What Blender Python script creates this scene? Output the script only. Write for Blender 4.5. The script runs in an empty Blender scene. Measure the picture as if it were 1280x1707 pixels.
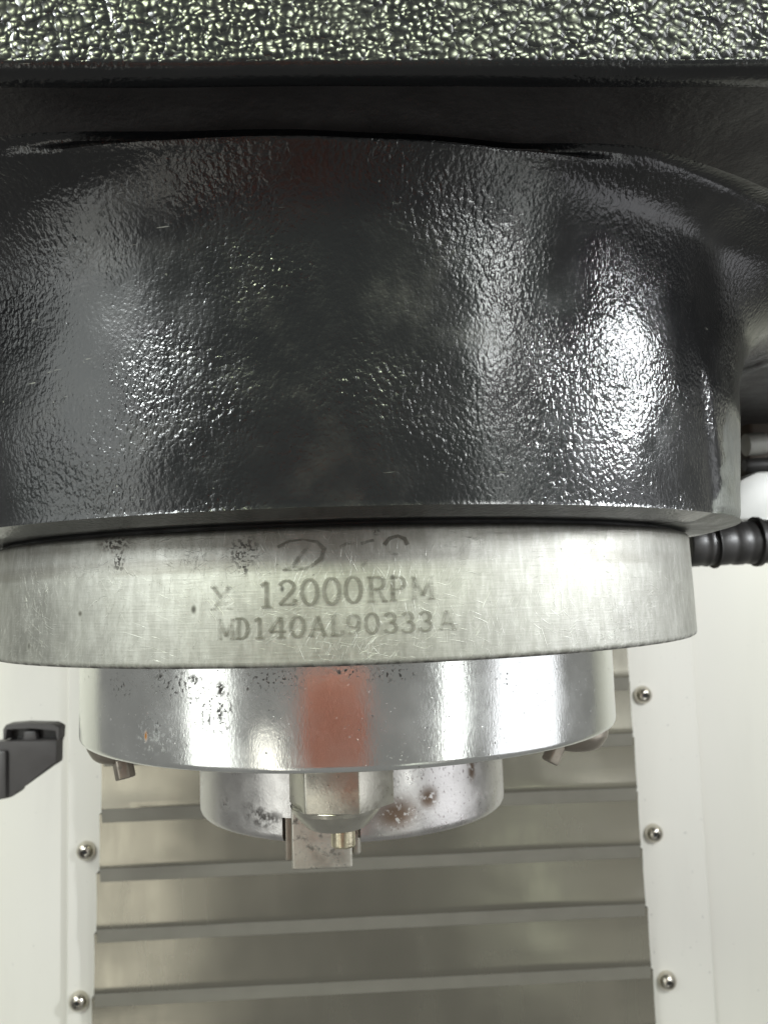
import bpy, bmesh, math, random
from mathutils import Vector, Matrix, noise
random.seed(7)
SC = bpy.context.scene
COL = SC.collection
U = 0.1                                    # one drawing unit = 0.1 m (radius of the steel flange)
R = math.radians

# ------------------------------------------------------------------ camera
CAMP = Vector((0.0, -2.594, 0.0))          # level with the flange, units
YAW, PITCH, ROLL, FPX = R(2.62), R(5.35), R(1.75), 1400.0
fw = Vector((math.sin(YAW) * math.cos(PITCH), math.cos(YAW) * math.cos(PITCH), math.sin(PITCH)))
r0 = fw.cross(Vector((0, 0, 1))).normalized()
u0 = r0.cross(fw).normalized()
cr, sr = math.cos(ROLL), math.sin(ROLL)
rt = r0 * cr - u0 * sr                     # camera rolled clockwise -> picture turns counter-clockwise
up = r0 * sr + u0 * cr
cam = bpy.data.cameras.new("camera")
cam.sensor_fit = 'VERTICAL'; cam.sensor_height = 36.0; cam.lens = 36.0 * FPX / 1707.0
cam.clip_start = 0.01; cam.clip_end = 50.0
co = bpy.data.objects.new("camera", cam); COL.objects.link(co)
co.matrix_world = Matrix(((rt.x, up.x, -fw.x, CAMP.x * U), (rt.y, up.y, -fw.y, CAMP.y * U),
                          (rt.z, up.z, -fw.z, CAMP.z * U), (0, 0, 0, 1)))
cam.dof.use_dof = True; cam.dof.focus_distance = 0.162; cam.dof.aperture_fstop = 42.0
SC.camera = co


def ray(px, py):
    return (fw * FPX + rt * (px - 640.0) - up * (py - 853.5)).normalized()


def on_plane(px, py, y):                   # point of the picture on the upright plane y = const
    d = ray(px, py)
    return CAMP + d * ((y - CAMP.y) / d.y)


def on_cyl(px, py, r):                     # (angle, z) of a picture point on the upright cylinder of radius r
    d = ray(px, py)
    a = d.x ** 2 + d.y ** 2; b = CAMP.x * d.x + CAMP.y * d.y; c = CAMP.x ** 2 + CAMP.y ** 2 - r * r
    t = (-b - math.sqrt(max(b * b - a * c, 0.0))) / a
    p = CAMP + d * t
    return math.atan2(p.x, -p.y), p.z


# ------------------------------------------------------------------ world, exposure, lamps
W = bpy.data.worlds.new("World"); SC.world = W; W.use_nodes = True
W.node_tree.nodes['Background'].inputs[0].default_value = (1.0, 1.0, 0.95, 1)
W.node_tree.nodes['Background'].inputs[1].default_value = 0.36
SC.view_settings.view_transform = 'Standard'; SC.view_settings.look = 'None'
SC.view_settings.exposure = -0.5; SC.view_settings.gamma = 1.0
SC.cycles.max_bounces = 6; SC.cycles.use_denoising = True
SC.cycles.sample_clamp_indirect = 6.0


def area(name, loc, target, w, h, power, col):
    l = bpy.data.lights.new(name, 'AREA'); l.shape = 'RECTANGLE'; l.size = w * U; l.size_y = h * U
    l.energy = power; l.color = col
    o = bpy.data.objects.new(name, l); COL.objects.link(o)
    p = Vector(loc) * U; o.location = p
    d = (Vector(target) * U - p).normalized()
    z = -d; x = Vector((0, 0, 1)).cross(z).normalized(); y = z.cross(x)
    o.matrix_world = Matrix(((x.x, y.x, z.x, p.x), (x.y, y.y, z.y, p.y), (x.z, y.z, z.z, p.z), (0, 0, 0, 1)))
    return o


def polar(az, dist, z):                    # az: degrees to the right of straight towards the camera
    return (math.sin(R(az)) * dist, -math.cos(R(az)) * dist, z)


area("tube_lamp_left", polar(-46, 6.2, 3.1), (0, -.6, .4), 0.6, 1.8, 6.0, (0.95, 1.0, 0.99))
area("side_fill_left", polar(-53, 6.4, -1.1), (0, -.6, -.4), 1.9, 3.8, 0.72, (0.98, 1.0, 0.95))  # broad soft lamp added to brighten the metal's left side
area("side_wall_fill_left", polar(-63, 6.4, 1.5), (0, -.6, .4), 3.6, 2.4, 0.85, (0.95, 1.0, 0.98))  # lamp added for a bright left wall mirrored in the casting
area("tube_lamp_right", polar(38, 6.6, -0.9), (0, -.6, 0), 0.6, 3.4, 0.42, (0.97, 1.0, 0.98))
area("tube_lamp_right_upper", polar(36, 6.6, 2.6), (0, -.6, .4), 0.5, 3.0, 2.3, (0.97, 1.0, 0.98))
area("work_lamp_right", polar(69, 5.2, 1.6), (.4, -.9, .4), 0.55, 1.0, 5.6, (0.95, 0.98, 1.0))
area("side_fill_right", polar(70, 6.2, -1.3), (0, -.6, -.4), 3.6, 3.2, 0.8, (0.95, 0.96, 1.0))  # broad soft lamp added to brighten the plate's right side
area("ceiling_lamp_left", (-2.9, -6.0, 4.5), (-.6, -1.2, 1.0), 1.2, 1.0, 4.0, (0.90, 1.0, 0.66))
area("ceiling_lamp_right", (2.0, -6.0, 4.5), (.5, -1.2, 1.0), 1.6, 0.9, 4.6, (0.90, 1.0, 0.72))
area("panel_fill_left", (-6.5, 0.6, 3.5), (-3.4, 3.9, -2.5), 1.2, 3.0, 2.6, (1.0, 1.0, 0.93))  # fill added to brighten the left white panel
area("panel_fill_right", (6.5, 0.6, 3.5), (3.6, 3.9, -2.0), 1.2, 3.0, 0.9, (1.0, 0.99, 0.93))  # fill added to brighten the right white panel


def mirrored(px, py, ycov, y):             # where a mirror ray off the way cover reaches the front of the machine
    p = on_plane(px, py, ycov); d = ray(px, py)
    return p + Vector((d.x, -d.y, d.z)) * ((p.y - y) / d.y)


def mirrored_lamp(name, a, b, power, col):   # area lamp low in front of the machine, placed for its reflection in the cover
    p, q = mirrored(*a, 3.8, -8.0), mirrored(*b, 3.8, -8.0)
    c = (p + q) / 2
    area(name, c, (c.x, 0, c.z), abs(p.x - q.x), abs(p.z - q.z), power, col)


mirrored_lamp("front_wall_fill_left", (120, 1180), (262, 1760), 1.2, (1.0, 0.97, 0.86))  # added lamp for the white inner wall mirrored at the cover's left
mirrored_lamp("door_window_right", (842, 1345), (948, 1560), 0.17, (0.93, 1.0, 0.84))
mirrored_lamp("cover_fill_far_right", (985, 1150), (1120, 1760), 0.16, (1.0, 0.97, 0.88))  # added lamp, lightens the cover's right edge by reflection

# ------------------------------------------------------------------ helpers


def M(name):
    m = bpy.data.materials.new(name); m.use_nodes = True
    nt = m.node_tree; nt.nodes.clear()
    return m, NT(nt)


class NT:
    def __init__(s, nt):
        s.nt = nt
        s.out = s.n('ShaderNodeOutputMaterial')

    def n(s, t, ins=None, **kw):
        nd = s.nt.nodes.new(t)
        for k, v in kw.items():
            setattr(nd, k, v)
        for k, v in (ins or {}).items():
            s.put(nd.inputs[k], v)
        return nd

    def put(s, sock, v):
        if isinstance(v, bpy.types.NodeSocket):
            s.nt.links.new(v, sock)
        elif isinstance(v, (tuple, list)) and len(v) == 3 and sock.type == 'RGBA':
            sock.default_value = (*v, 1)
        else:
            sock.default_value = v

    def coord(s, kind='Object'):
        return s.n('ShaderNodeTexCoord').outputs[kind]

    def map(s, v, scale=(1, 1, 1), rot=(0, 0, 0), loc=(0, 0, 0)):
        return s.n('ShaderNodeMapping', {'Vector': v, 'Scale': scale, 'Rotation': rot, 'Location': loc}).outputs[0]

    def noise(s, v, scale, detail=2.0, rough=0.5, dist=0.0):
        return s.n('ShaderNodeTexNoise', {'Vector': v, 'Scale': scale, 'Detail': detail, 'Roughness': rough, 'Distortion': dist}).outputs['Fac']

    def vor(s, v, scale, feature='F1', smooth=None, rnd=1.0):
        nd = s.n('ShaderNodeTexVoronoi', feature=feature)
        s.put(nd.inputs['Vector'], v); s.put(nd.inputs['Scale'], scale); s.put(nd.inputs['Randomness'], rnd)
        if smooth is not None and 'Smoothness' in nd.inputs:
            s.put(nd.inputs['Smoothness'], smooth)
        return nd.outputs['Distance']

    def ramp(s, f, a, b, lo=0.0, hi=1.0, smooth=True):
        nd = s.n('ShaderNodeMapRange', {'Value': f, 'From Min': a, 'From Max': b, 'To Min': lo, 'To Max': hi})
        if smooth:
            nd.interpolation_type = 'SMOOTHSTEP'
        return nd.outputs[0]

    def math(s, op, a, b=0.0, c=0.0):
        nd = s.n('ShaderNodeMath', operation=op)
        s.put(nd.inputs[0], a); s.put(nd.inputs[1], b); s.put(nd.inputs[2], c)
        return nd.outputs[0]

    def mix(s, f, a, b):
        nd = s.n('ShaderNodeMix', data_type='RGBA')
        s.put(nd.inputs[0], f); s.put(nd.inputs[6], a); s.put(nd.inputs[7], b)
        return nd.outputs[2]

    def bump(s, h, dist, strength=1.0, normal=None):
        nd = s.n('ShaderNodeBump', {'Height': h, 'Distance': dist, 'Strength': strength})
        if normal is not None:
            s.put(nd.inputs['Normal'], normal)
        return nd.outputs[0]

    def blob(s, uv, spots):
        """mask of soft round spots: list of (u, v, radius_u, radius_v), in metres on the unrolled surface"""
        tot = None
        for (a, b, ra, rb) in spots:
            q = s.map(uv, scale=(1 / ra, 1 / rb, 0), loc=(-a / ra, -b / rb, 0))
            ln = s.n('ShaderNodeVectorMath', {0: q}, operation='LENGTH').outputs['Value']
            k = s.ramp(ln, 1.3, 0.2)
            tot = k if tot is None else s.math('MAXIMUM', tot, k)
        return tot

    def bsdf(s, **ins):
        names = dict(color='Base Color', metal='Metallic', rough='Roughness', normal='Normal', coat='Coat Weight',
                     coat_rough='Coat Roughness', spec='Specular IOR Level', aniso='Anisotropic', alpha='Alpha', ior='IOR')
        b = s.n('ShaderNodeBsdfPrincipled')
        for k, v in ins.items():
            s.put(b.inputs[names[k]], v)
        s.nt.links.new(b.outputs[0], s.out.inputs[0])
        return b


def link(name, me, mat, parent=None, loc=None):
    o = bpy.data.objects.new(name, me); COL.objects.link(o)
    if mat is not None and not me.materials:
        me.materials.append(mat)
    if parent is not None:
        o.parent = parent
    if loc is not None:
        o.location = loc
    return o


def mesh(name, verts, faces, mat, parent=None, smooth=True, uv=None, scale=U, sharp=R(40)):
    me = bpy.data.meshes.new(name)
    me.from_pydata([tuple(Vector(v) * scale) for v in verts], [], faces)
    if uv is not None:
        lay = me.uv_layers.new(name='unrolled')
        for lp in me.loops:
            lay.data[lp.index].uv = uv[lp.vertex_index]
    me.update()
    if smooth:
        me.polygons.foreach_set('use_smooth', [True] * len(me.polygons))
        try:
            me.set_sharp_from_angle(angle=sharp)
        except Exception:
            pass
    return link(name, me, mat, parent)


def finish(bm, name, mat, parent=None, smooth=True, sharp=R(35), scale=U):
    bmesh.ops.recalc_face_normals(bm, faces=bm.faces)
    bmesh.ops.scale(bm, vec=(scale,) * 3, verts=bm.verts)
    me = bpy.data.meshes.new(name); bm.to_mesh(me); bm.free()
    if smooth:
        me.polygons.foreach_set('use_smooth', [True] * len(me.polygons))
        me.set_sharp_from_angle(angle=sharp)
    return link(name, me, mat, parent)


def rounded(profile, rad, n=4):
    """round the inner corners of an open (r, z) polyline; rad: one value or one per inner corner"""
    out = [profile[0]]
    for i in range(1, len(profile) - 1):
        rr = rad[i - 1] if isinstance(rad, (list, tuple)) else rad
        p, a, b = Vector(profile[i]), Vector(profile[i - 1]), Vector(profile[i + 1])
        if rr <= 0:
            out.append(tuple(p)); continue
        s, e = p + (a - p).normalized() * rr, p + (b - p).normalized() * rr
        for k in range(n + 1):
            t = k / n
            out.append(tuple((1 - t) ** 2 * s + 2 * t * (1 - t) * p + t * t * e))
    out.append(profile[-1])
    return out


def lathe(name, prof, mat, parent, n=256, wob=0.0):
    """turned part about the z axis, uv = (angle * radius, height) in metres"""
    vs, fs, uv = [], [], []
    rmax = max(p[0] for p in prof)
    for j, (r, z) in enumerate(prof):
        for i in range(n + 1):
            a = -math.pi + 2 * math.pi * i / n
            w = wob * noise.noise(Vector((math.sin(a) * 2.3, math.cos(a) * 2.3, z * 5))) if wob else 0
            vs.append(((r + w) * math.sin(a), -(r + w) * math.cos(a), z))
            uv.append((a * rmax * U, z * U))
    m = n + 1
    for j in range(len(prof) - 1):
        for i in range(n):
            a = j * m + i
            fs.append((a, a + 1, a + m + 1, a + m))
    if prof[0][1] > prof[-1][1]:
        fs = [f[::-1] for f in fs]
    return mesh(name, vs, fs, mat, parent, uv=uv)


def empty(name, label, cat, loc, group=None):
    o = bpy.data.objects.new(name, None); COL.objects.link(o)
    o.location = Vector(loc) * U; o.empty_display_size = 0.01
    o['label'] = label; o['category'] = cat
    if group:
        o['group'] = group
    return o


def adopt(child, parent):                  # keep the child where it stands under a moved empty
    child.parent = parent
    child.matrix_parent_inverse = Matrix.Translation(-Vector(parent.location))
    return child


# ------------------------------------------------------------------ materials
def mat_paint(kind):
    m, t = M('black_hammer_paint_' + kind)
    P = t.coord()
    big = t.noise(P, 26, 3, 0.55)
    mid = t.noise(P, 120, 3, 0.6)
    patch = t.ramp(t.noise(t.map(P, loc=(0.031, 0.0, 0.012)), 42, 2, 0.5), 0.33, 0.72)
    if kind == 'face':                     # coarse beaded orange peel
        Q = t.map(P, scale=(1, 1, 1))
        wob = t.n('ShaderNodeTexNoise', {'Vector': P, 'Scale': 420.0, 'Detail': 1.0}).outputs['Color']
        Q = t.n('ShaderNodeVectorMath', {0: wob, 1: (0.0012, 0.0012, 0.0012)}, operation='MULTIPLY').outputs[0]
        Q = t.n('ShaderNodeVectorMath', {0: Q, 1: P}, operation='ADD').outputs[0]
        v = t.math('POWER', t.vor(Q, 700, 'F1'), 2.0)
        h = t.math('MULTIPLY_ADD', t.noise(P, 170, 2, 0.5), 0.7, t.math('MULTIPLY', v, -1.0))
        nrm = t.bump(h, 0.00036, 1.0)
        rough = t.ramp(mid, 0.3, 0.7, 0.20, 0.30)
    else:
        Q = t.map(P, scale=(1.0, 1.0, 0.75))
        h1 = t.noise(Q, 1000, 2, 0.5, 0.2)
        h2 = t.noise(P, 150, 2, 0.5, 0.3)
        h3 = t.noise(P, 1700, 1, 0.5)
        wob = t.n('ShaderNodeTexNoise', {'Vector': P, 'Scale': 500.0, 'Detail': 1.0}).outputs['Color']
        Q2 = t.n('ShaderNodeVectorMath', {0: wob, 1: (0.0012, 0.0012, 0.0012)}, operation='MULTIPLY').outputs[0]
        Q2 = t.n('ShaderNodeVectorMath', {0: Q2, 1: P}, operation='ADD').outputs[0]
        dome = t.math('MULTIPLY', t.math('POWER', t.vor(Q2, 1100, 'F1'), 2.0), -0.38)
        h1 = t.math('MULTIPLY_ADD', h1, 1.15, dome)
        hs = t.math('MULTIPLY', h1, t.math('MULTIPLY_ADD', patch, 0.80, 0.26))
        h = t.math('ADD', hs, t.math('MULTIPLY', h2, 0.15))
        h = t.math('MULTIPLY_ADD', h3, 0.15, h)
        nrm = t.bump(h, 0.00020, 1.0)
        rough = t.ramp(mid, 0.25, 0.8, 0.16, 0.27)
    dust = t.ramp(t.noise(P, 60, 5, 0.7), 0.52, 0.8, 0.0, 0.35)
    col = t.mix(big, (0.0030, 0.0036, 0.0050), (0.0085, 0.0088, 0.0092))
    col = t.mix(dust, col, (0.030, 0.028, 0.025))
    if kind == 'wall':                     # lighter, rougher grey patch on the right-hand corner of the casting
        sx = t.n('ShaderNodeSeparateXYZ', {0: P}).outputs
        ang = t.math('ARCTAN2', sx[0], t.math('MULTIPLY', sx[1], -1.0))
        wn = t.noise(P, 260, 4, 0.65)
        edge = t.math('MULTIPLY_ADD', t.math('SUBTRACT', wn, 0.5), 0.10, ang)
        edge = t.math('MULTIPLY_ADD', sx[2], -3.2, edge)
        cyl = t.n('ShaderNodeCombineXYZ', {0: t.math('MULTIPLY', ang, 0.113), 1: sx[2]}).outputs[0]
        sl = t.ramp(t.noise(t.map(cyl, scale=(150, 1500, 1), rot=(0, 0, 0.06)), 1.0, 2, 0.6), 0.70, 0.76)
        sl = t.math('MAXIMUM', sl, t.ramp(t.noise(cyl, 900, 2, 0.5), 0.73, 0.77))
        sl = t.math('MULTIPLY', sl, t.ramp(t.noise(cyl, 38, 3, 0.6), 0.50, 0.62))
        col = t.mix(t.math('MULTIPLY', sl, 0.8), col, (0.20, 0.20, 0.18))
        fade = t.math('MULTIPLY', t.ramp(edge, 0.775, 0.80), t.ramp(t.math('MULTIPLY_ADD', wn, 0.012, sx[2]), 0.050, 0.040))
        fade = t.math('MULTIPLY', fade, t.ramp(sx[1], -0.01, -0.03))
        fade = t.math('MULTIPLY', fade, t.ramp(wn, 0.25, 0.6, 0.35, 0.9))
        col = t.mix(fade, col, (0.10, 0.105, 0.098))
        rough = t.math('MULTIPLY_ADD', fade, 0.3, rough)
    t.bsdf(color=col, rough=rough, normal=nrm, spec=0.55)
    return m


def scratches(t, uv, layers, thr=(0.62, 0.74)):
    tot = None
    for (rot, sx, sy, mask_scale, off) in layers:
        warp = t.n('ShaderNodeTexNoise', {'Vector': uv, 'Scale': 40.0, 'Detail': 1.0}).outputs['Color']
        w = t.n('ShaderNodeVectorMath', {0: warp, 1: (0.012, 0.012, 0)}, operation='MULTIPLY').outputs[0]
        q = t.n('ShaderNodeVectorMath', {0: uv, 1: w}, operation='ADD').outputs[0]
        q = t.map(t.map(q, rot=(0, 0, R(rot)), loc=(off, off * .7, 0)), scale=(sx, sy, 1))
        n = t.ramp(t.noise(q, 1.0, 2, 0.6), thr[0], thr[1])
        k = t.ramp(t.noise(t.map(uv, loc=(off, 0, 0)), mask_scale, 2, 0.5), 0.42, 0.62)
        n = t.math('MULTIPLY', n, k)
        tot = n if tot is None else t.math('MAXIMUM', tot, n)
    return tot


def mat_flange():
    m, t = M('ground_steel_flange')
    uv = t.coord('UV')
    sc = scratches(t, uv, [(12, 170, 3600, 70, 0.3), (-25, 180, 3600, 55, 1.7), (62, 190, 3800, 60, 3.1), (100, 160, 3600, 50, 4.9), (-60, 180, 3600, 60, 6.2)])
    fine = t.noise(t.map(uv, scale=(900, 90, 1)), 1.0, 3, 0.6)
    fine2 = t.noise(t.map(uv, scale=(120, 2400, 1)), 1.0, 3, 0.6)
    blotch = t.noise(uv, 75, 4, 0.6)
    col = t.mix(blotch, (0.23, 0.228, 0.206), (0.33, 0.328, 0.302))
    col = t.mix(t.math('MULTIPLY', sc, 0.32), col, (0.80, 0.80, 0.76))
    grain = t.noise(t.map(uv, scale=(500, 160, 1)), 1.0, 4, 0.7)
    col = t.mix(t.ramp(grain, 0.35, 0.75, 0.0, 0.30), col, (0.60, 0.60, 0.57))
    col = t.mix(t.ramp(t.noise(t.map(uv, scale=(260, 90, 1), loc=(3, 1, 0)), 1.0, 5, 0.7), 0.52, 0.78, 0.0, 0.28), col, (0.17, 0.17, 0.15))
    # oily stains, pits and the grimy lower rim
    def uvp(px, py):
        a, z = on_cyl(px, py, 1.0)
        return a * U, z * U
    st = [(*uvp(195, 935), .0016, .0026), (*uvp(187, 903), .0042, .0022), (*uvp(405, 918), .0034, .0032),
          (*uvp(405, 945), .0014, .0018), (*uvp(628, 886), .0008, .0007)]
    stain = t.math('MULTIPLY', t.blob(uv, st), t.ramp(t.noise(uv, 1200, 3, 0.6), 0.49, 0.56))
    pits = t.blob(uv, [(*uvp(132, 1023), .0007, .0007), (*uvp(48, 1077), .0008, .0010), (*uvp(322, 1016), .0006, .0009),
                       (*uvp(470, 982), .0005, .0007), (*uvp(655, 962), .0006, .0006), (*uvp(655, 990), .0006, .0005)])
    speck = t.math('MULTIPLY', t.ramp(t.noise(uv, 1300, 2, 0.5), 0.70, 0.76), t.ramp(t.noise(uv, 120, 2, 0.5), 0.5, 0.65))
    zz = t.n('ShaderNodeSeparateXYZ', {0: uv}).outputs[1]
    rim = t.math('MULTIPLY', t.ramp(zz, -0.0122, -0.0138), t.ramp(t.noise(uv, 420, 4, 0.65), 0.38, 0.60))
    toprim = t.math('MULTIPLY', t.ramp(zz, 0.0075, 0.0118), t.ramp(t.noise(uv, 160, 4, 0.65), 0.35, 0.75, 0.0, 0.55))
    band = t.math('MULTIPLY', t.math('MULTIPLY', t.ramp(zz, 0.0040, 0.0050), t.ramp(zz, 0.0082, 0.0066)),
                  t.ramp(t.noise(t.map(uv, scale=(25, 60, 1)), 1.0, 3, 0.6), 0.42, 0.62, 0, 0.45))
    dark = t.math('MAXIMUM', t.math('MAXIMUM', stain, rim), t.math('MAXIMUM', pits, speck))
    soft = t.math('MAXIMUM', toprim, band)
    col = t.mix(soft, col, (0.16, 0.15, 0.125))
    col = t.mix(t.math('MULTIPLY', dark, 0.9), col, (0.035, 0.032, 0.028))
    h = t.math('ADD', t.math('MULTIPLY', sc, 0.8), t.math('MULTIPLY_ADD', fine, 0.5, t.math('MULTIPLY', fine2, 0.5)))
    nrm = t.bump(h, 0.00006, 0.9)
    rough = t.math('ADD', t.ramp(blotch, 0.3, 0.7, 0.50, 0.60), t.math('MULTIPLY', dark, 0.3))
    t.bsdf(color=col, metal=t.math('SUBTRACT', 1.0, t.math('MULTIPLY', dark, 0.8)), rough=rough, normal=nrm)
    return m


def mat_plate():
    m, t = M('polished_steel_plate')
    uv = t.coord('UV')
    RP = 0.787
    def uvp(px, py):
        a, z = on_cyl(px, py, RP)
        return a * RP * U, z * U
    fine = t.noise(t.map(uv, scale=(1500, 700, 1)), 1.0, 2, 0.6)
    blotch = t.noise(uv, 90, 4, 0.6)
    cl = t.blob(uv, [(*uvp(290, 1145), .011, .004), (*uvp(360, 1185), .006, .006), (*uvp(255, 1210), .006, .006),
                     (*uvp(200, 1150), .006, .003), (*uvp(660, 1125), .007, .002), (*uvp(580, 1122), .004, .0015), (*uvp(240, 1225), .003, .003),
                     (*uvp(450, 1135), .008, .004)])
    sp = t.ramp(t.noise(t.map(uv, scale=(1, .75, 1)), 1150, 3, 0.6), 0.55, 0.61)
    sparse = t.ramp(t.noise(uv, 1000, 2, 0.5), 0.665, 0.71)
    dark = t.math('MAXIMUM', t.math('MULTIPLY', sp, cl), t.math('MULTIPLY', sparse, t.ramp(t.noise(uv, 70, 2), 0.4, 0.6)))
    big = t.math('MULTIPLY', t.blob(uv, [(*uvp(264, 1130), .0016, .0011), (*uvp(322, 1133), .0012, .0011), (*uvp(258, 1223), .0011, .0020),
                                          (*uvp(366, 1150), .0012, .0018), (*uvp(365, 1192), .0008, .0018), (*uvp(412, 1150), .0005, .0006)]),
                 t.ramp(t.noise(uv, 1400, 3, 0.6), 0.42, 0.5))
    dark = t.math('MAXIMUM', dark, big)
    drops = t.ramp(t.noise(t.map(uv, loc=(.3, .1, 0)), 1100, 1.5, 0.5), 0.735, 0.77)
    rust = t.blob(uv, [(*uvp(240, 1229), .0006, .0014)])
    col = t.mix(blotch, (0.66, 0.675, 0.66), (0.78, 0.79, 0.78))
    col = t.mix(t.math('MULTIPLY', dark, 0.92), col, (0.03, 0.03, 0.026))
    col = t.mix(drops, col, (0.95, 0.95, 0.93))
    col = t.mix(rust, col, (0.30, 0.12, 0.02))
    h = t.math('ADD', t.math('MULTIPLY', fine, 0.6), t.math('MULTIPLY', drops, 1.5))
    nrm = t.bump(h, 0.00005, 0.7)
    rough = t.math('ADD', t.ramp(blotch, 0.3, 0.7, 0.14, 0.23), t.math('MULTIPLY', dark, 0.3))
    t.bsdf(color=col, metal=t.math('SUBTRACT', 1.0, t.math('MULTIPLY', t.math('MAXIMUM', dark, rust), 0.85)), rough=rough, normal=nrm)
    return m


def mat_nose():
    m, t = M('spindle_nose_steel')
    uv = t.coord('UV')
    RN = 0.448
    def uvp(px, py):
        a, z = on_cyl(px, py, RN)
        return a * RN * U, z * U
    blotch = t.noise(uv, 160, 5, 0.65)
    rust = t.math('MULTIPLY', t.blob(uv, [(*uvp(660, 1357), .0070, .0046), (*uvp(714, 1330), .0032, .0032), (*uvp(786, 1283), .0017, .0036)]),
                  t.ramp(t.noise(uv, 600, 3, 0.6), 0.34, 0.46))
    grime = t.math('MULTIPLY', t.blob(uv, [(*uvp(440, 1365), .0075, .0032), (*uvp(375, 1342), .0028, .0028), (*uvp(425, 1355), .006, .003)]),
                   t.ramp(t.noise(uv, 420, 4, 0.65), 0.40, 0.62))
    specks = t.ramp(t.noise(t.map(uv, scale=(1.4, .8, 1), rot=(0, 0, .7)), 900, 3, 0.6), 0.60, 0.68)
    specks = t.math('MULTIPLY', specks, t.ramp(t.n('ShaderNodeSeparateXYZ', {0: uv}).outputs[0], 0.003, 0.010, 0.1, 0.85))
    col = t.mix(blotch, (0.42, 0.41, 0.40), (0.66, 0.645, 0.63))
    col = t.mix(grime, col, (0.06, 0.055, 0.05))
    col = t.mix(specks, col, (0.17, 0.13, 0.13))
    col = t.mix(rust, col, (0.13, 0.085, 0.055))
    d = t.math('MAXIMUM', rust, t.math('MAXIMUM', grime, specks))
    nrm = t.bump(t.math('MULTIPLY_ADD', d, -0.25, t.noise(uv, 1500, 2)), 0.00005, 0.8)
    t.bsdf(color=col, metal=t.math('SUBTRACT', 1.0, t.math('MULTIPLY', d, 0.8)), rough=t.ramp(blotch, .3, .7, 0.26, 0.40), normal=nrm)
    return m


def mat_metal(name, c1, c2, r1, r2, spots=0.0, sc=300, bump=0.00005, spotcol=(0.06, 0.05, 0.04), brush=None):
    m, t = M(name)
    P = t.coord()
    b = t.noise(P, sc, 5, 0.65)
    col = t.mix(b, c1, c2)
    f = t.ramp(t.noise(P, sc * 1.7, 4, 0.65), 0.66 - spots * .3, 0.78 - spots * .3, 0, min(1, spots * 2)) if spots else None
    if f is not None:
        col = t.mix(f, col, spotcol)
    q = t.map(P, scale=brush) if brush else P
    nrm = t.bump(t.noise(q, 1.0 if brush else 1600, 2), bump, 0.8)
    t.bsdf(color=col, metal=1.0 if f is None else t.math('SUBTRACT', 1.0, t.math('MULTIPLY', f, .8)), rough=t.ramp(b, .3, .7, r1, r2), normal=nrm)
    return m


def mat_simple(name, c1, c2, r1, r2, sc=200, bump=0.0, bsc=1200, spec=0.5):
    m, t = M(name)
    P = t.coord()
    b = t.noise(P, sc, 4, 0.6)
    ins = dict(color=t.mix(b, c1, c2), rough=t.ramp(b, .3, .7, r1, r2), spec=spec)
    if bump:
        ins['normal'] = t.bump(t.noise(P, bsc, 3, 0.6), bump, 1.0)
    t.bsdf(**ins)
    return m


def mat_etch():
    m, t = M('worn_etching')
    P = t.coord()
    fade = t.n('ShaderNodeAttribute', attribute_name='fade').outputs['Fac']
    n = t.noise(P, 420, 4, 0.65)
    keep = t.ramp(t.math('SUBTRACT', n, t.math('MULTIPLY', fade, 0.5)), 0.12, 0.58, 0.0, 0.60)
    b = t.n('ShaderNodeBsdfPrincipled', {'Base Color': (0.085, 0.08, 0.062, 1), 'Metallic': 0.0, 'Roughness': 0.7})
    tr = t.n('ShaderNodeBsdfTransparent')
    mx = t.n('ShaderNodeMixShader', {0: keep, 1: tr.outputs[0], 2: b.outputs[0]})
    t.nt.links.new(mx.outputs[0], t.out.inputs[0])
    return m


def mat_cover():
    m, t = M('brushed_cover_steel')
    P = t.coord()
    b = t.noise(P, 9, 3, 0.55)
    br = t.noise(t.map(P, scale=(14, 14, 900)), 1.0, 3, 0.6)
    wav = t.noise(t.map(P, scale=(9, 9, 22)), 1.0, 2, 0.5)
    smear = t.noise(t.map(P, scale=(26, 26, 7)), 1.0, 4, 0.6)
    col = t.mix(b, (0.28, 0.268, 0.222), (0.36, 0.345, 0.29))
    n1 = t.bump(wav, 0.004, 0.22)
    n2 = t.bump(br, 0.00003, 0.6, n1)
    t.bsdf(color=col, metal=0.92, rough=t.ramp(smear, 0.3, 0.7, 0.20, 0.30), normal=n2)
    return m


def mat_white(name, c):
    m, t = M(name)
    P = t.coord()
    b = t.noise(P, 7, 4, 0.6)
    sm = t.ramp(t.noise(t.map(P, scale=(60, 60, 10)), 1.0, 4, 0.65), 0.48, 0.85, 0, 0.3)
    dots = t.ramp(t.noise(P, 260, 2, 0.5), 0.715, 0.77, 0, 0.5)
    col = t.mix(b, tuple(x * .96 for x in c), c)
    col = t.mix(sm, col, tuple(x * .86 for x in c))
    col = t.mix(dots, col, (0.35, 0.35, 0.33))
    t.bsdf(color=col, rough=t.ramp(b, .3, .7, 0.35, 0.5), spec=0.4, normal=t.bump(t.noise(P, 700, 2), 0.00004, 0.5))
    return m


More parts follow.
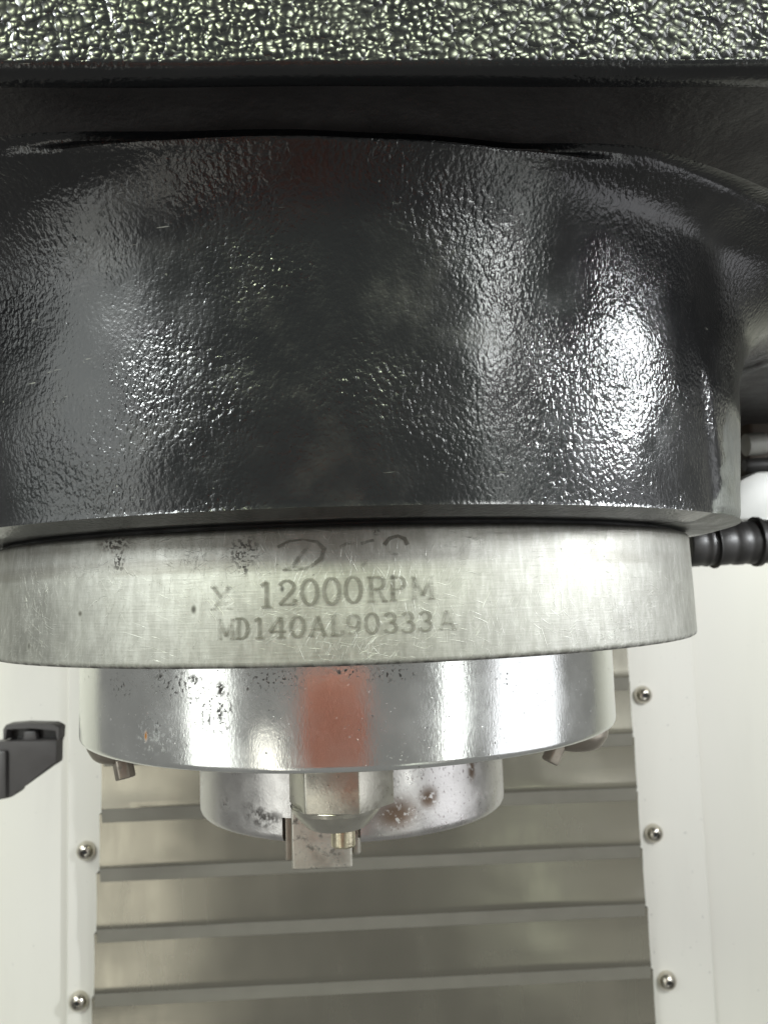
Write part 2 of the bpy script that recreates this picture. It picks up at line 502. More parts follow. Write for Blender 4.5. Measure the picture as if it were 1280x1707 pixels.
PAINT_DUST = mat_simple('dusty_black_paint', (0.013, 0.012, 0.0125), (0.024, 0.022, 0.022), 0.42, 0.6, 70, 0.0003, 420)
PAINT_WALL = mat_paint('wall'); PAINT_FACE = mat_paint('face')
FLANGE = mat_flange(); PLATE = mat_plate(); NOSE = mat_nose()
KEY = mat_metal('drive_key_steel', (0.40, 0.38, 0.33), (0.60, 0.58, 0.52), 0.38, 0.5, spots=0.42, sc=260)
NUT = mat_metal('nickel_fitting', (0.44, 0.425, 0.37), (0.55, 0.535, 0.475), 0.27, 0.38, spots=0.03, sc=500)
BRASS = mat_metal('brass_tip', (0.50, 0.45, 0.32), (0.60, 0.55, 0.42), 0.25, 0.38, sc=500)
DULL = mat_metal('dull_nozzle_steel', (0.24, 0.215, 0.18), (0.36, 0.325, 0.28), 0.40, 0.55, spots=0.2, sc=260)
DARKGAP = mat_simple('dark_recess', (0.012, 0.012, 0.012), (0.02, 0.02, 0.02), 0.5, 0.7)
ETCH = mat_etch(); COVER = mat_cover()
WHITE_L = mat_white('white_enamel', (0.71, 0.70, 0.645)); 
FOLD_SHADE = mat_simple('cover_fold_shade', (0.17, 0.163, 0.135), (0.22, 0.212, 0.178), 0.45, 0.6, 60)  # darker tone standing for shade at the cover folds
SCREW = mat_metal('screw_steel', (0.55, 0.52, 0.45), (0.66, 0.63, 0.56), 0.18, 0.28, sc=300)
GREYP = mat_simple('grey_plastic', (0.060, 0.057, 0.056), (0.085, 0.080, 0.078), 0.38, 0.55, 120, 0.00005)
BLACKP = mat_simple('black_rubber', (0.010, 0.010, 0.010), (0.026, 0.024, 0.022), 0.35, 0.5, 120, 0.00005)
BROWNP = mat_simple('brown_black_plastic', (0.03, 0.02, 0.012), (0.05, 0.035, 0.022), 0.4, 0.55, 120)
PORT = mat_simple('dull_port_plastic', (0.22, 0.22, 0.20), (0.34, 0.34, 0.31), 0.4, 0.55, 150)
PALE = mat_simple('pale_plastic', (0.55, 0.56, 0.53), (0.68, 0.68, 0.65), 0.35, 0.5, 100)
SHIRT_CLOTH = mat_simple('shirt_stand_in_cloth', (0.70, 0.38, 0.29), (0.76, 0.43, 0.34), 0.8, 0.95, 60)

# ------------------------------------------------------------------ spindle head
HEAD = empty('spindle_head', 'black painted spindle head with engraved steel flange hanging in the middle', 'spindle head', (0, 0, 0))

ZB, ZT, FRONT = 0.151, 0.810, 1.346        # wall bottom, underside height, front face of the head block


def smooth(a, b, x):
    t = max(0.0, min(1.0, (x - a) / (b - a)))
    return t * t * (3 - 2 * t)


def wall_r(a, z):                          # radius of the cast barrel by angle and height
    s = max(0.0, min(1.0, (z - ZB) / (ZT - ZB)))
    rr = 1.113 + 0.03 * s + (0.065 + 0.07 * smooth(R(5), R(-28), a)) * s ** 7
    rr += 0.10 * smooth(R(46), R(72), a) * s ** 3
    e = math.degrees(a)                    # raised rough rib at the right-hand edge
    rib = smooth(46.5, 48.5, e + 12 * (z - .3)) * (1 - smooth(80, 95, e)) * (1 - smooth(0.40, 0.52, z))
    rr += 0.010 * rib * smooth(0.14, 0.17, z)
    return rr


def casting():
    NA = 620
    rows = []                              # each row: function angle -> (r, z)
    for (r, z) in rounded([(0.93, 0.135), (1.055, 0.135), (1.113, ZB)], 0.012, 3):
        rows.append(lambda a, r=r, z=z: (r + (wall_r(a, ZB + .02) - 1.113) * smooth(1.0, 1.113, r), z))
    NZ = 130
    for j in range(1, NZ + 1):
        s = j / NZ
        def f(a, s=s):
            d = math.degrees(a)
            z = ZB + (ZT - ZB) * s
            r = wall_r(a, z)
            under = smooth(-34, -12, d) * (1 - smooth(14, 30, d))      # undercut slit in the middle
            r -= 0.05 * under * smooth(0.965, 0.995, s)
            fil = (1 - under)                                          # soft fillet at the sides
            r += (0.035 + 0.05 * smooth(30, 60, d)) * fil * smooth(0.86, 1.0, s) ** 2 + 0.22 * smooth(44, 74, d) * smooth(0.62, 1.0, s) ** 2
            return r, z
        rows.append(f)
    last = rows[-1]
    def box_r(a, hx, hy):
        c, s_ = abs(math.cos(a)), abs(math.sin(a))
        y = hy if math.cos(a) > 0 else 2.6
        n = 14.0
        return ((c / y) ** n + (s_ / hx) ** n) ** (-1 / n)
    for k in range(1, 15):
        t = k / 14
        def g(a, t=t):
            r1, z1 = last(a)
            r2 = box_r(a, 2.7, FRONT - 0.035)
            sag = 0.012 * math.sin(math.pi * t)
            return r1 + (r2 - r1) * t, ZT + 0.004 * t + sag
        rows.append(g)
    for k in range(1, 9):                  # rounded lip
        b = math.pi / 2 * k / 8
        rows.append(lambda a, b=b: (box_r(a, 2.7 + .035 * math.sin(b), FRONT - .035 + .035 * math.sin(b)), ZT + 0.004 + 0.022 * (1 - math.cos(b))))
    nface = len(rows)
    for k in range(1, 40):
        rows.append(lambda a, k=k: (box_r(a, 2.735, FRONT), ZT + 0.026 + 0.9 * k / 39))
    vs, fs = [], []
    # denser angles towards the camera
    A = [-math.pi + 2 * math.pi * i / NA for i in range(NA)]
    A = [a - 0.75 * math.sin(a) for a in A]
    for j, f in enumerate(rows):
        for a in A:
            r, z = f(a)
            p = Vector((r * math.sin(a), -r * math.cos(a), z))
            d = Vector((math.sin(a), -math.cos(a), 0))
            amp = (0.0033 - 0.001 * smooth(.6, .8, z)) if 6 < j < 136 else (0.003 if j < nface else 0.0006)
            q = noise.noise(p * 4.5) * 1.0 + noise.noise(p * Vector((11, 11, 6)).x * 1.0) * 0.45
            p += d * amp * q * (smooth(0.12, 0.22, z) if j < 20 else 1)
            if 130 < j < nface:
                p.z += 0.0012 * noise.noise(p * 7)
            vs.append(p)
    n = len(A)
    for j in range(len(rows) - 1):
        for i in range(n):
            k = (i + 1) % n
            fs.append((j * n + i, j * n + k, (j + 1) * n + k, (j + 1) * n + i))
    fs.append(tuple((len(rows) - 1) * n + i for i in range(n)))
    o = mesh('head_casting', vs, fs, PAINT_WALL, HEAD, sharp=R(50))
    o.data.materials.append(PAINT_FACE); o.data.materials.append(PAINT_DUST)
    for p in o.data.polygons:
        if p.index >= (nface - 2) * n:
            p.material_index = 1
        elif 136 * n <= p.index < (nface - 10) * n:
            p.material_index = 2
    return o


casting()
lathe('spindle_neck', [(0.93, 0.15), (0.965, 0.15), (0.965, 0.10), (0.5, 0.10)], DARKGAP, HEAD, 128)
ring = lathe('flange_ring', rounded([(0.60, 0.128), (0.992, 0.128), (1.0, -0.139), (0.60, -0.139)], [0.014, 0.012]), FLANGE, HEAD, 320, 0.0012)
lathe('end_plate', rounded([(0.40, -0.132), (0.774, -0.132), (0.774, -0.383), (0.30, -0.383)], [0.008, 0.016]), PLATE, HEAD, 320)

# spindle nose with the key slot cut through its lower rim
def nose():
    RN, z0, z1 = 0.448, -0.380, -0.622
    n = 300
    sl, sr_ = on_cyl(471, 1390, RN)[0], on_cyl(601, 1392, RN)[0]
    ztop = -0.560
    prof = rounded([(RN, z0), (RN, z1), (0.20, z1)], 0.022, 5)
    A = sorted(set([-math.pi + 2 * math.pi * i / n for i in range(n)] + [sl, sr_, sl - 1e-3, sr_ + 1e-3, -math.pi]))
    A = [a for a in A if not (sl - 6e-3 < a < sl - 1.5e-3 or sr_ + 1.5e-3 < a < sr_ + 6e-3)]
    vs, fs, uv = [], [], []
    A.append(math.pi)
    for a in A:
        ins = sl <= a <= sr_
        for (r, z) in [(RN, z0), (RN, ztop)] + prof[1:]:
            rr = r
            if ins and z < ztop - 1e-6:
                z = ztop; rr = min(r, RN)
                rr = RN - 0.10 * min(1, (abs(RN - r) + 0.05) / 0.06) if r < RN - 1e-6 or True else r
                if r < 0.3:
                    rr = 0.2
            vs.append((rr * math.sin(a), -rr * math.cos(a), z)); uv.append((a * RN * U, z * U))
    m = len(prof) + 1
    for i in range(len(A) - 1):
        for j in range(m - 1):
            fs.append((i * m + j, i * m + j + 1, (i + 1) * m + j + 1, (i + 1) * m + j))
    return mesh('spindle_nose', vs, fs, NOSE, HEAD, uv=uv, sharp=R(35))


NO = nose()


def boxbm(x0, x1, y0, y1, z0, z1, bev=0.0, seg=3):
    bm = bmesh.new()
    bmesh.ops.create_cube(bm, size=1)
    for v in bm.verts:
        v.co = Vector(((x0 + x1) / 2 + v.co.x * (x1 - x0), (y0 + y1) / 2 + v.co.y * (y1 - y0), (z0 + z1) / 2 + v.co.z * (z1 - z0)))
    if bev:
        bmesh.ops.bevel(bm, geom=bm.edges[:], offset=bev, segments=seg, profile=0.5, affect='EDGES')
    return bm


def prism(poly, y0, y1, bev=0.0, seg=2):   # polygon in x-z pushed from y0 to y1
    bm = bmesh.new()
    a = [bm.verts.new((x, y0, z)) for x, z in poly]; b = [bm.verts.new((x, y1, z)) for x, z in poly]
    bm.faces.new(a); bm.faces.new(b[::-1])
    n = len(poly)
    for i in range(n):
        bm.faces.new((a[i], b[i], b[(i + 1) % n], a[(i + 1) % n]))
    if bev:
        bmesh.ops.bevel(bm, geom=bm.edges[:], offset=bev, segments=seg, profile=0.5, affect='EDGES')
    return bm


yk = -0.438
pl = on_plane(487, 1452, yk); pr = on_plane(588, 1452, yk); ptop = on_plane(487, 1366, yk)
finish(boxbm(pl.x, pr.x, yk, -0.20, pl.z, ptop.z + .04, 0.006), 'drive_key', KEY, NO)
# the key's chamfered flank on either side and the dark slot behind it
finish(boxbm(pl.x - 0.018, pl.x - 0.0005, yk + 0.03, -0.22, pl.z + 0.014, ptop.z + .04, 0.005), 'key_flank', DULL, NO)
finish(boxbm(pr.x + 0.0005, pr.x + 0.022, yk + 0.04, -0.22, pl.z + 0.018, ptop.z + .04, 0.008), 'key_flank', KEY, NO)
finish(boxbm(pl.x - 0.026, pr.x + 0.026, yk + 0.10, -0.18, -0.60, -0.50), 'key_slot_back', DARKGAP, NO)


def turned(prof, n=48, axis=None):
    bm = bmesh.new()
    rows = []
    for (r, z) in prof:
        rows.append([bm.verts.new((max(r, 1e-5) * math.cos(2 * math.pi * i / n), max(r, 1e-5) * math.sin(2 * math.pi * i / n), z)) for i in range(n)])
    for a, b in zip(rows, rows[1:]):
        for i in range(n):
            bm.faces.new((a[i], a[(i + 1) % n], b[(i + 1) % n], b[i]))
    bm.faces.new(rows[0][::-1]); bm.faces.new(rows[-1])
    return bm


def hexbm(r, z0, z1, rot, ch=0.012):
    bm = bmesh.new()
    n = 6
    def rowv(rr, z):
        return [bm.verts.new((rr * math.cos(rot + i * math.pi / 3), rr * math.sin(rot + i * math.pi / 3), z)) for i in range(n)]
    rs = [rowv(r, z0), rowv(r, z1)]
    for a, b in zip(rs, rs[1:]):
        for i in range(n):
            bm.faces.new((a[i], a[(i + 1) % n], b[(i + 1) % n], b[i]))
    bm.faces.new(rs[0]); bm.faces.new(rs[1])
    bmesh.ops.bevel(bm, geom=bm.edges[:], offset=0.004, segments=2, profile=0.5, affect='EDGES')
    return bm


def place(bm, loc, rot=None):
    if rot is not None:
        bmesh.ops.rotate(bm, cent=(0, 0, 0), matrix=rot, verts=bm.verts)
    bmesh.ops.translate(bm, vec=loc, verts=bm.verts)
    return bm


# front coolant fitting: hexagon, domed skirt, brass tip
NY = -0.60
nc = on_plane(569, 1330, NY)
zt = -0.386; zh = on_plane(560, 1358, NY - .1).z; zs = on_plane(560, 1386, NY - .04).z; ztip = on_plane(566, 1411, NY).z
fit = finish(place(hexbm(0.123, zh, zt, R(30 + 20)), (nc.x, NY, 0)), 'coolant_fitting', NUT, HEAD, sharp=R(30))
fit['label'] = 'bright hexagonal coolant fitting with domed skirt under plate front'
sk = rounded([(0.06, zh + .012), (0.106, zh + .002), (0.102, zh - .012), (0.066, zs), (0.0, zs)], [0.012, 0.012, 0.012])
finish(place(turned(sk), (nc.x - 0.012, NY, 0)), 'fitting_skirt', NUT, fit)
tp = rounded([(0.028, zs + .02), (0.028, ztip), (0.0, ztip)], [0.006])
finish(place(turned(tp, 32), (nc.x + 0.002, NY, 0)), 'nozzle_tip', BRASS, fit)

# two swivel nozzles under the rim of the end plate
def swivel(px, py, ynz, lean, lbl, r=0.075, drop=0.0):
    c = on_plane(px, py, ynz)
    prof = rounded([(r, 0.02), (r, -drop), (r * .72, -0.036 - drop), (0.0, -0.046 - drop)], [0.008, 0.02])
    o = finish(place(turned(prof), (c.x, ynz, -0.388)), 'swivel_nozzle', DULL, HEAD)
    o['label'] = lbl
    rot = Matrix.Rotation(lean[0], 3, 'Y') @ Matrix.Rotation(lean[1], 3, 'X')
    s = hexbm(0.027, -0.080 - drop, -0.02, R(12))
    finish(place(s, (c.x + lean[2], ynz - 0.02, -0.388), rot), 'nozzle_stub', DULL, o, sharp=R(30))


swivel(192, 1262, -0.30, (R(-14), R(-10), 0.018), 'swivel nozzle with square stub under left rim of plate', 0.072)
swivel(962, 1238, -0.22, (R(30), R(-8), -0.035), 'swivel nozzle with tilted stub under right rim of plate', 0.085, 0.03)

# ------------------------------------------------------------------ engraving on the flange
def arc(cx, cy, rx, ry, a0, a1, n=14):
    return [(cx + rx * math.cos(R(a0 + (a1 - a0) * i / n)), cy + ry * math.sin(R(a0 + (a1 - a0) * i / n))) for i in range(n + 1)]


G = {
    '1': [[(.12, .84), (.36, 1)], [(.36, 1), (.36, 0)], [(.14, .0), (.58, .0)]],
    '2': [arc(.34, .72, .27, .27, 165, -25) + [(.30, .28), (.06, .02)], [(.06, .03), (.62, .03)], [(.62, .03), (.66, .24)]],
    '0': [arc(.35, .5, .29, .5, 0, 360, 28)],
    '3': [arc(.33, .75, .25, .24, 160, -90), arc(.33, .26, .30, .26, 90, -160)],
    '4': [[(.46, 1), (.03, .28)], [(.03, .28), (.68, .28)], [(.48, 1), (.48, 0)], [(.30, 0), (.66, 0)]],
    '9': [arc(.35, .68, .27, .31, 0, 360, 24), [(.62, .68), (.60, .36), (.46, .10), (.26, .01), (.10, .10)]],
    'R': [[(.14, 1), (.14, 0)], [(.0, 1), (.40, 1)] + arc(.40, .76, .22, .24, 90, -90) + [(.14, .52)], [(.36, .52), (.62, 0)], [(0, 0), (.28, 0)], [(.54, 0), (.74, 0)]],
    'P': [[(.14, 1), (.14, 0)], [(.0, 1), (.40, 1)] + arc(.40, .74, .23, .26, 90, -90) + [(.14, .48)], [(0, 0), (.30, 0)]],
    'M': [[(.1, 1), (.1, 0)], [(.1, 1), (.38, .15)], [(.38, .15), (.66, 1)], [(.66, 1), (.66, 0)], [(0, 0), (.22, 0)], [(.54, 0), (.78, 0)], [(0, 1), (.1, 1)], [(.66, 1), (.78, 1)]],
    'D': [[(.14, 1), (.14, 0)], [(0, 1), (.28, 1)] + arc(.28, .5, .36, .5, 90, -90) + [(0, 0)]],
    'A': [[(.36, 1), (.08, 0)], [(.36, 1), (.64, 0)], [(.18, .34), (.54, .34)], [(-.02, 0), (.2, 0)], [(.52, 0), (.76, 0)]],
    'L': [[(.16, 1), (.16, 0)], [(.0, 1), (.34, 1)], [(.0, 0), (.62, 0)], [(.62, 0), (.66, .26)]],
    'X': [[(.06, 1), (.64, 0)], [(.62, 1), (.08, 0)], [(-.04, 1), (.2, 1)], [(.5, 1), (.74, 1)], [(-.04, 0), (.2, 0)], [(.52, 0), (.76, 0)]],
    'C': [arc(.36, .5, .32, .5, 50, 310)],
}


class Etch:
    def __init__(s):
        s.v, s.f, s.w, s.k = [], [], [], 0

    def stroke(s, pts, wt, wk, fade):
        """pts: (u, z) on the unrolled flange in units; thicker where the stroke runs upright"""
        s.k += 1
        rad = 1.0022 + 0.00035 * (s.k % 5)
        base = len(s.v); n = len(pts)
        # subdivide for wrapping
        for i, p in enumerate(pts):
            a = Vector(pts[max(i - 1, 0)]); b = Vector(pts[min(i + 1, n - 1)])
            d = (b - a)
            L = d.length or 1e-6
            d /= L
            nn = Vector((-d.y, d.x))
            w = (wt + (wk - wt) * abs(d.y)) / 2
            for sg in (1, -1):
                q = Vector(p) + nn * w * sg
                th = q.x
                taper = 0.008 * (0.112 - q.y) / 0.251 + 0.992 - 1.0      # the ring narrows slightly upwards
                s.v.append(((rad + taper) * math.sin(th), -(rad + taper) * math.cos(th), q.y)); s.w.append(fade)
        for i in range(n - 1):
            a = base + 2 * i
            s.f.append((a, a + 1, a + 3, a + 2))

    def glyph(s, ch, px0, px1, pyb, pyt, fade, wt=0.0042, wk=0.0085):
        """letter box given by the photograph's own corners, laid on the flange"""
        ul, zb = on_cyl(px0, pyb, 1.0); ur, _ = on_cyl(px1, pyb, 1.0); _, zt_ = on_cyl(px0, pyt, 1.0)
        ur2, zb2 = on_cyl(px1, pyb, 1.0)
        for st in G[ch]:
            s.stroke([(ul + (ur - ul) * x / 0.70, zb + (zb2 - zb) * x / .7 * 0 + (zt_ - zb) * y) for x, y in st], wt, wk, fade)

    def free(s, pxs, wt, wk, fade):
        s.stroke([on_cyl(x, y, 1.0) for x, y in pxs], wt, wk, fade)

    def build(s, name):
        o = mesh(name, s.v, s.f, ETCH, ring, smooth=False)
        at = o.data.attributes.new('fade', 'FLOAT', 'POINT')
        at.data.foreach_set('value', s.w)
        return o


e = Etch()
for ch, a, b, yb, yt, w in [('X', 352, 386, 1016, 979, .35), ('1', 430, 458, 1012, 970, .10), ('2', 463, 494, 1009, 968, .0),
                            ('0', 501, 532, 1008, 966, .0), ('0', 538, 569, 1007, 964, .0), ('0', 574, 605, 1005, 962, .0),
                            ('R', 613, 645, 1003, 962, .1), ('P', 650, 678, 1001, 962, .15), ('M', 686, 722, 999, 962, .35), ('C', 728, 752, 998, 964, .62)]:
    e.glyph(ch, a, b, yb, yt, w)
e.build('engraved_line')
e = Etch()
for ch, a, b, yb, yt, w in [('M', 362, 390, 1066, 1032, .38), ('D', 393, 415, 1065, 1031, .05), ('1', 421, 444, 1064, 1030, .0), ('4', 448, 478, 1063, 1029, .0),
                            ('0', 483, 509, 1062, 1028, .0), ('A', 515, 544, 1060, 1027, .05), ('L', 551, 573, 1059, 1026, .2),
                            ('9', 578, 602, 1058, 1025, .25), ('0', 608, 633, 1056, 1023, .0), ('3', 640, 663, 1055, 1022, .05),
                            ('3', 669, 692, 1054, 1021, .1), ('3', 698, 722, 1052, 1020, .12), ('A', 731, 759, 1050, 1018, .3)]:
    e.glyph(ch, a, b, yb, yt, w, 0.0040, 0.0075)
e.build('engraved_line')
e = Etch()                                 # worn script emblem
e.free([(462, 912), (480, 902), (505, 899), (528, 903), (540, 915), (536, 930), (518, 944), (495, 950), (470, 950)], .003, .010, .12)
e.free([(512, 912), (500, 926), (486, 946)], .004, .008, .25)
e.free([(472, 949), (492, 944), (512, 950)], .004, .006, .3)
e.free([(566, 912), (578, 906), (592, 905)], .005, .007, .25)
e.free([(602, 906), (614, 902), (624, 900)], .005, .007, .2)
e.free([(641, 908), (650, 897), (664, 893), (676, 898), (680, 908)], .006, .009, .05)
e.free([(612, 932), (604, 944), (590, 953), (578, 952)], .004, .007, .4)
e.free([(645, 912), (652, 922), (664, 924)], .004, .006, .5)
e.build('engraved_emblem')

# ------------------------------------------------------------------ telescopic way cover behind
YP = 3.90                                  # plane of the white sheet panels
WC = empty('way_cover', 'telescopic brushed steel way cover of stepped plates behind the spindle', 'way cover', (0.2, YP, -4.2))
bounds = [860, 960, 1056, 1150, 1243, 1334, 1430, 1528, 1632, 1740, 1850]
rx_ = [1038, 1042, 1047, 1053, 1060, 1066, 1074, 1083, 1092, 1102, 1112]
lx_ = [181, 178, 175, 172, 169, 166, 161, 157, 153, 149, 146]
NB = len(bounds) - 1
for k in range(NB):
    yf = YP - 0.06 - 0.035 * (NB - 1 - k)
    yn = yf + 0.035
    zt_ = on_plane(1060, bounds[k], yf).z + 0.06; zb_ = on_plane(1060, bounds[k + 1] - 22, yf).z; zl = on_plane(1060, bounds[k + 1], yn).z
    xl = on_plane(lx_[k], (bounds[k] + bounds[k + 1]) / 2 + 14, yf).x; xr = on_plane(rx_[k], (bounds[k] + bounds[k + 1]) / 2, yf).x
    NX = 40
    def strip(sec, name, mat, wob):
        bm = bmesh.new(); grid = []
        for i in range(NX + 1):
            x = xl + (xr - xl) * i / NX
            e_ = min(i, NX - i) / 5.0
            den = 0.010 * math.exp(-e_ * e_) * wob
            grid.append([bm.verts.new((x, y + wob * 0.006 * noise.noise(Vector((x * 1.3, k * 3.7, z * 2))) + den * math.sin((z - zb_) / max(zt_ - zb_, .01) * math.pi), z)) for y, z in sec])
        for i in range(NX):
            for j in range(len(sec) - 1):
                bm.faces.new((grid[i][j], grid[i][j + 1], grid[i + 1][j + 1], grid[i + 1][j]))
        for row in (grid[0], grid[-1]):
            bk = [bm.verts.new((v.co.x, YP + 0.02, v.co.z)) for v in row]
            for j in range(len(row) - 1):
                bm.faces.new((row[j], bk[j], bk[j + 1], row[j + 1]))
        return adopt(finish(bm, name, mat), WC)
    sec = [(yf, zt_ + (zb_ - zt_) * q / 8) for q in range(9)] + [(yf + .004, zb_ - .006)]
    strip(sec, 'cover_plate', COVER, 1.0)
    strip([(yf + 0.003, zb_ - 0.004), (yf + 0.006, zb_ - 0.014), (yn - 0.006, zl + 0.004), (yn + 0.002, zl)], 'fold_shade_strip', FOLD_SHADE, 0.0)  # added dark strip, the fold's shade put into its colour

# ------------------------------------------------------------------ white sheet panels with dome screws
def panel(name, label, x0, x1, xs0, xs1, screws):
    t = empty(name, label, 'panel', ((x0 + x1) / 2, YP, -4.6))
    bm = boxbm(x0, x1, YP + 0.06, YP + 0.10, -5.2, 4.2, 0.01)
    adopt(finish(bm, 'sheet', WHITE_L), t)
    bm = boxbm(xs0, xs1, YP, YP + 0.058, -5.2, 4.2, 0.018)
    adopt(finish(bm, 'mounting_strip', WHITE_L), t)
    for (px, py) in screws:
        c = on_plane(px, py, YP)
        s0 = boltme.copy() if False else boltme
        o = link('screw', s0, SCREW); o.location = Vector((c.x, YP - 0.0005, c.z)) * U
        adopt(o, t)
        h = link('hex_socket', sockme, DARKGAP, o)
    return t


def head_mesh():
    r = 0.068
    prof = [(r, 0.0), (r, 0.018), (r * .93, 0.042), (r * .72, 0.064), (r * .5, 0.074), (r * .40, 0.076), (r * .36, 0.05), (0.0, 0.05)]
    bm = turned(rounded(prof, [.004, .008, .008, .008, .004, .002]), 32)
    bmesh.ops.rotate(bm, cent=(0, 0, 0), matrix=Matrix.Rotation(R(90), 3, 'X'), verts=bm.verts)
    bmesh.ops.recalc_face_normals(bm, faces=bm.faces)
    bmesh.ops.scale(bm, vec=(U,) * 3, verts=bm.verts)
    me = bpy.data.meshes.new('screw'); bm.to_mesh(me); bm.free()
    me.polygons.foreach_set('use_smooth', [True] * len(me.polygons)); me.set_sharp_from_angle(angle=R(40))
    bm = hexbm(r * .33, 0.049, 0.053, 0.3)
    bmesh.ops.rotate(bm, cent=(0, 0, 0), matrix=Matrix.Rotation(R(90), 3, 'X'), verts=bm.verts)
    bmesh.ops.recalc_face_normals(bm, faces=bm.faces)
    bmesh.ops.scale(bm, vec=(U,) * 3, verts=bm.verts)
    m2 = bpy.data.meshes.new('hex_socket'); bm.to_mesh(m2); bm.free()
    return me, m2


boltme, sockme = head_mesh()
xl0 = on_plane(172, 1290, YP).x; xr0 = on_plane(1056, 1290, YP).x
panel('sheet_metal_panel', 'white sheet metal panel left of the stepped steel cover with two dome screws', -7.5, xl0 + .3,
      on_plane(112, 1290, YP).x, xl0 + .28, [(145, 1417), (133, 1667)])
panel('sheet_metal_panel', 'white sheet metal panel right of the stepped steel cover with three dome screws', xr0 - .3, 8.0,
      xr0 - .28, on_plane(1168, 1290, YP).x, [(1070, 1158), (1088, 1388), (1110, 1633)])

# ------------------------------------------------------------------ grey bracket at the left edge
YB = 2.2
def P2(px, py, y):
    p = on_plane(px, py, y)
    return (p.x, p.z)


BR = empty('plastic_bracket', 'dark grey moulded plastic bracket with hollow top at left edge', 'bracket', (*P2(20, 1330, YB)[:1], YB, P2(20, 1330, YB)[1]))
body = [P2(*q, YB) for q in [(-60, 1246), (5, 1236), (95, 1233), (94, 1274), (30, 1314), (30, 1322), (18, 1330), (-60, 1346)]]
adopt(finish(prism(body, YB, YB + 0.12, 0.012), 'bracket_body', GREYP), BR)
ribp = [P2(*q, YB) for q in [(-3, 1250), (14, 1250), (14, 1328), (-3, 1332)]]
adopt(finish(prism(ribp, YB - 0.03, YB + 0.1, 0.012), 'bracket_rib', GREYP), BR)
hood = [P2(*q, YB) for q in [(5, 1234), (5, 1216), (10, 1208), (40, 1206), (88, 1207), (99, 1213), (98, 1234), (94, 1234), (94, 1217), (60, 1216), (50, 1213), (10, 1215), (10, 1234)]]
adopt(finish(prism(hood, YB + 0.005, YB + 0.11, 0.004, 1), 'bracket_hood', GREYP), BR)
inn = [P2(*q, YB) for q in [(8, 1238), (8, 1212), (96, 1212), (96, 1238)]]
adopt(finish(prism(inn, YB + 0.085, YB + 0.105), 'hollow_back', BLACKP), BR)
bos = [P2(*q, YB) for q in [(34, 1240), (36, 1220), (56, 1220), (60, 1240)]]
adopt(finish(prism(bos, YB + 0.03, YB + 0.083, 0.01), 'bracket_boss', GREYP), BR)

# ------------------------------------------------------------------ hose and fittings at the right edge
YH = 1.1
def tube(p, q, prof, n=32):
    """turned piece along p -> q; prof: (radius, fraction)"""
    p, q = Vector(p), Vector(q)
    L = (q - p).length
    bm = turned([(r, s * L) for r, s in prof], n)
    bmesh.ops.rotate(bm, cent=(0, 0, 0), matrix=(q - p).to_track_quat('Z', 'Y').to_matrix(), verts=bm.verts)
    bmesh.ops.translate(bm, vec=p, verts=bm.verts)
    return bm


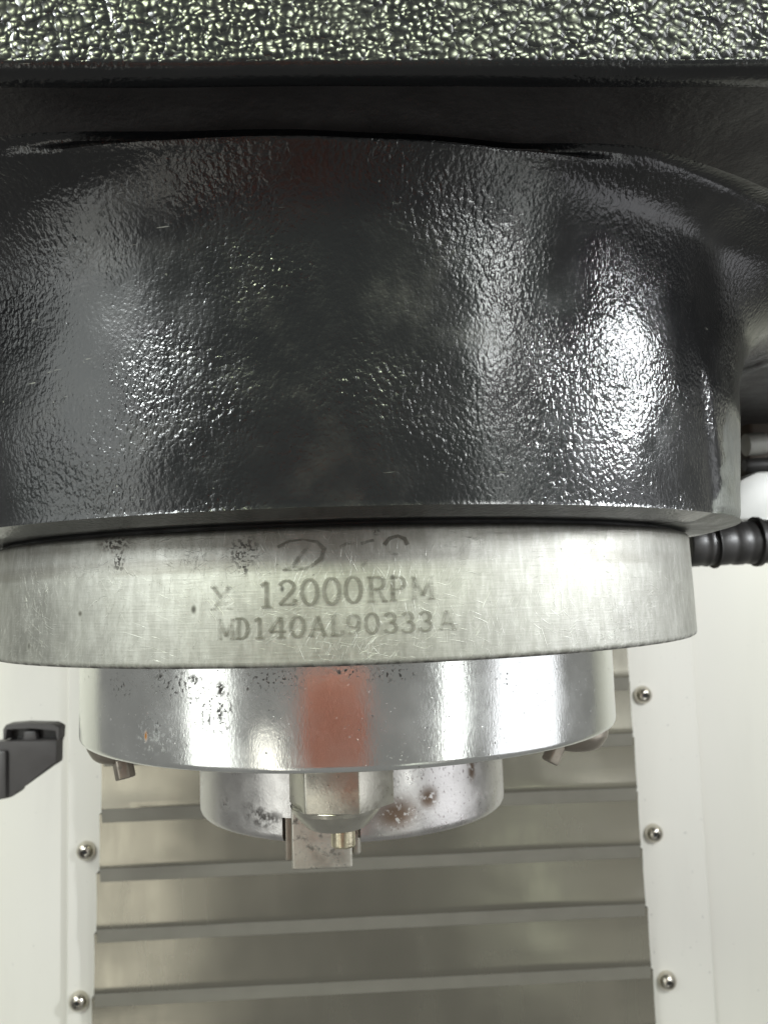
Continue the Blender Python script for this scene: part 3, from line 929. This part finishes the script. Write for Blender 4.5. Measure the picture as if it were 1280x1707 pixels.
h0 = on_plane(1140, 909, YH); h1 = on_plane(1380, 898, YH)
HO = empty('coolant_hose', 'black ribbed coolant hose running out behind the flange at right', 'hose', h0)
rr = 0.098
prof = [(rr * .9, 0)]
for (s0, s1, k) in [(0.0, .10, 1.0), (.12, .16, 1.02), (.18, .30, 0.99), (.32, .40, 1.01), (.42, .62, 1.0), (.64, 1.0, 1.0)]:
    prof += [(rr * k * .975, s0 + .002), (rr * k, s0 + .012), (rr * k, s1 - .012), (rr * k * .975, s1 - .002)]
prof = [prof[0]] + [p for p in prof[1:]]
adopt(finish(tube(h0, h1, prof), 'hose_body', BLACKP, sharp=R(60)), HO)
c0 = on_plane(1168, 908, YH - .02)
for px, w in ((1184, .014), (1254, .035)):
    a = on_plane(px, 907 - (px - 1168) * .045, YH); b = on_plane(px + 300 * w, 907 - (px - 1168) * .045 - .4, YH)
    adopt(finish(tube(a, b, [(rr * 1.06, 0), (rr * 1.14, .2), (rr * 1.14, .8), (rr * 1.06, 1)]), 'hose_rib', BLACKP), HO)

wb = [P2(*q, 1.5) for q in [(1232, 800), (1262, 786), (1400, 780), (1400, 862), (1300, 868), (1225, 868)]]
WB = finish(prism(wb, 1.5, 2.1, 0.02), 'terminal_box', PALE)
WB['label'] = 'white box above the black hose at the right edge'; WB['category'] = 'box'
db = [P2(*q, 1.7) for q in [(1250, 770), (1250, 600), (1420, 590), (1420, 790), (1255, 790)]]
DB = empty('solenoid_valve', 'dark brown valve body with pale port behind casting at right edge', 'valve', (*P2(1330, 790, 1.7)[:1], 1.9, P2(1330, 790, 1.7)[1]))
adopt(finish(prism(db, 1.72, 2.3, 0.02), 'valve_body', BROWNP), DB)
a = on_plane(1240, 742, 1.62); b = on_plane(1274, 739, 1.62)
adopt(finish(tube(a, b, [(0.045, 0), (0.058, .06), (0.058, .9), (0.05, 1)]), 'valve_port', PORT), DB)
a = on_plane(1240, 776, 1.6); b = on_plane(1330, 772, 1.6)
adopt(finish(tube(a, b, [(0.03, 0), (0.036, .06), (0.036, .9), (0.03, 1)]), 'valve_pipe', BLACKP), DB)

# ------------------------------------------------------------------ unseen sheet added for an orange-red shirt, mirrored in the plate
bm = bmesh.new()
NXc, NZc = 30, 12
g = [[bm.verts.new((-1.58 + 2.05 * i / NXc, -5.0 + 0.10 * math.sin(i * 1.3) + 0.05 * math.sin(i * .5 + j * .4), -2.5 + 2.42 * j / NZc)) for j in range(NZc + 1)] for i in range(NXc + 1)]
for i in range(NXc):
    for j in range(NZc):
        bm.faces.new((g[i][j], g[i + 1][j], g[i + 1][j + 1], g[i][j + 1]))
bmesh.ops.solidify(bm, geom=bm.faces[:], thickness=0.02)
CL = finish(bm, 'shirt_stand_in', SHIRT_CLOTH)
CL['label'] = 'added orange red stand-in for a shirt, mirrored as a vertical streak in the polished plate'; CL['category'] = 'shirt_stand_in'
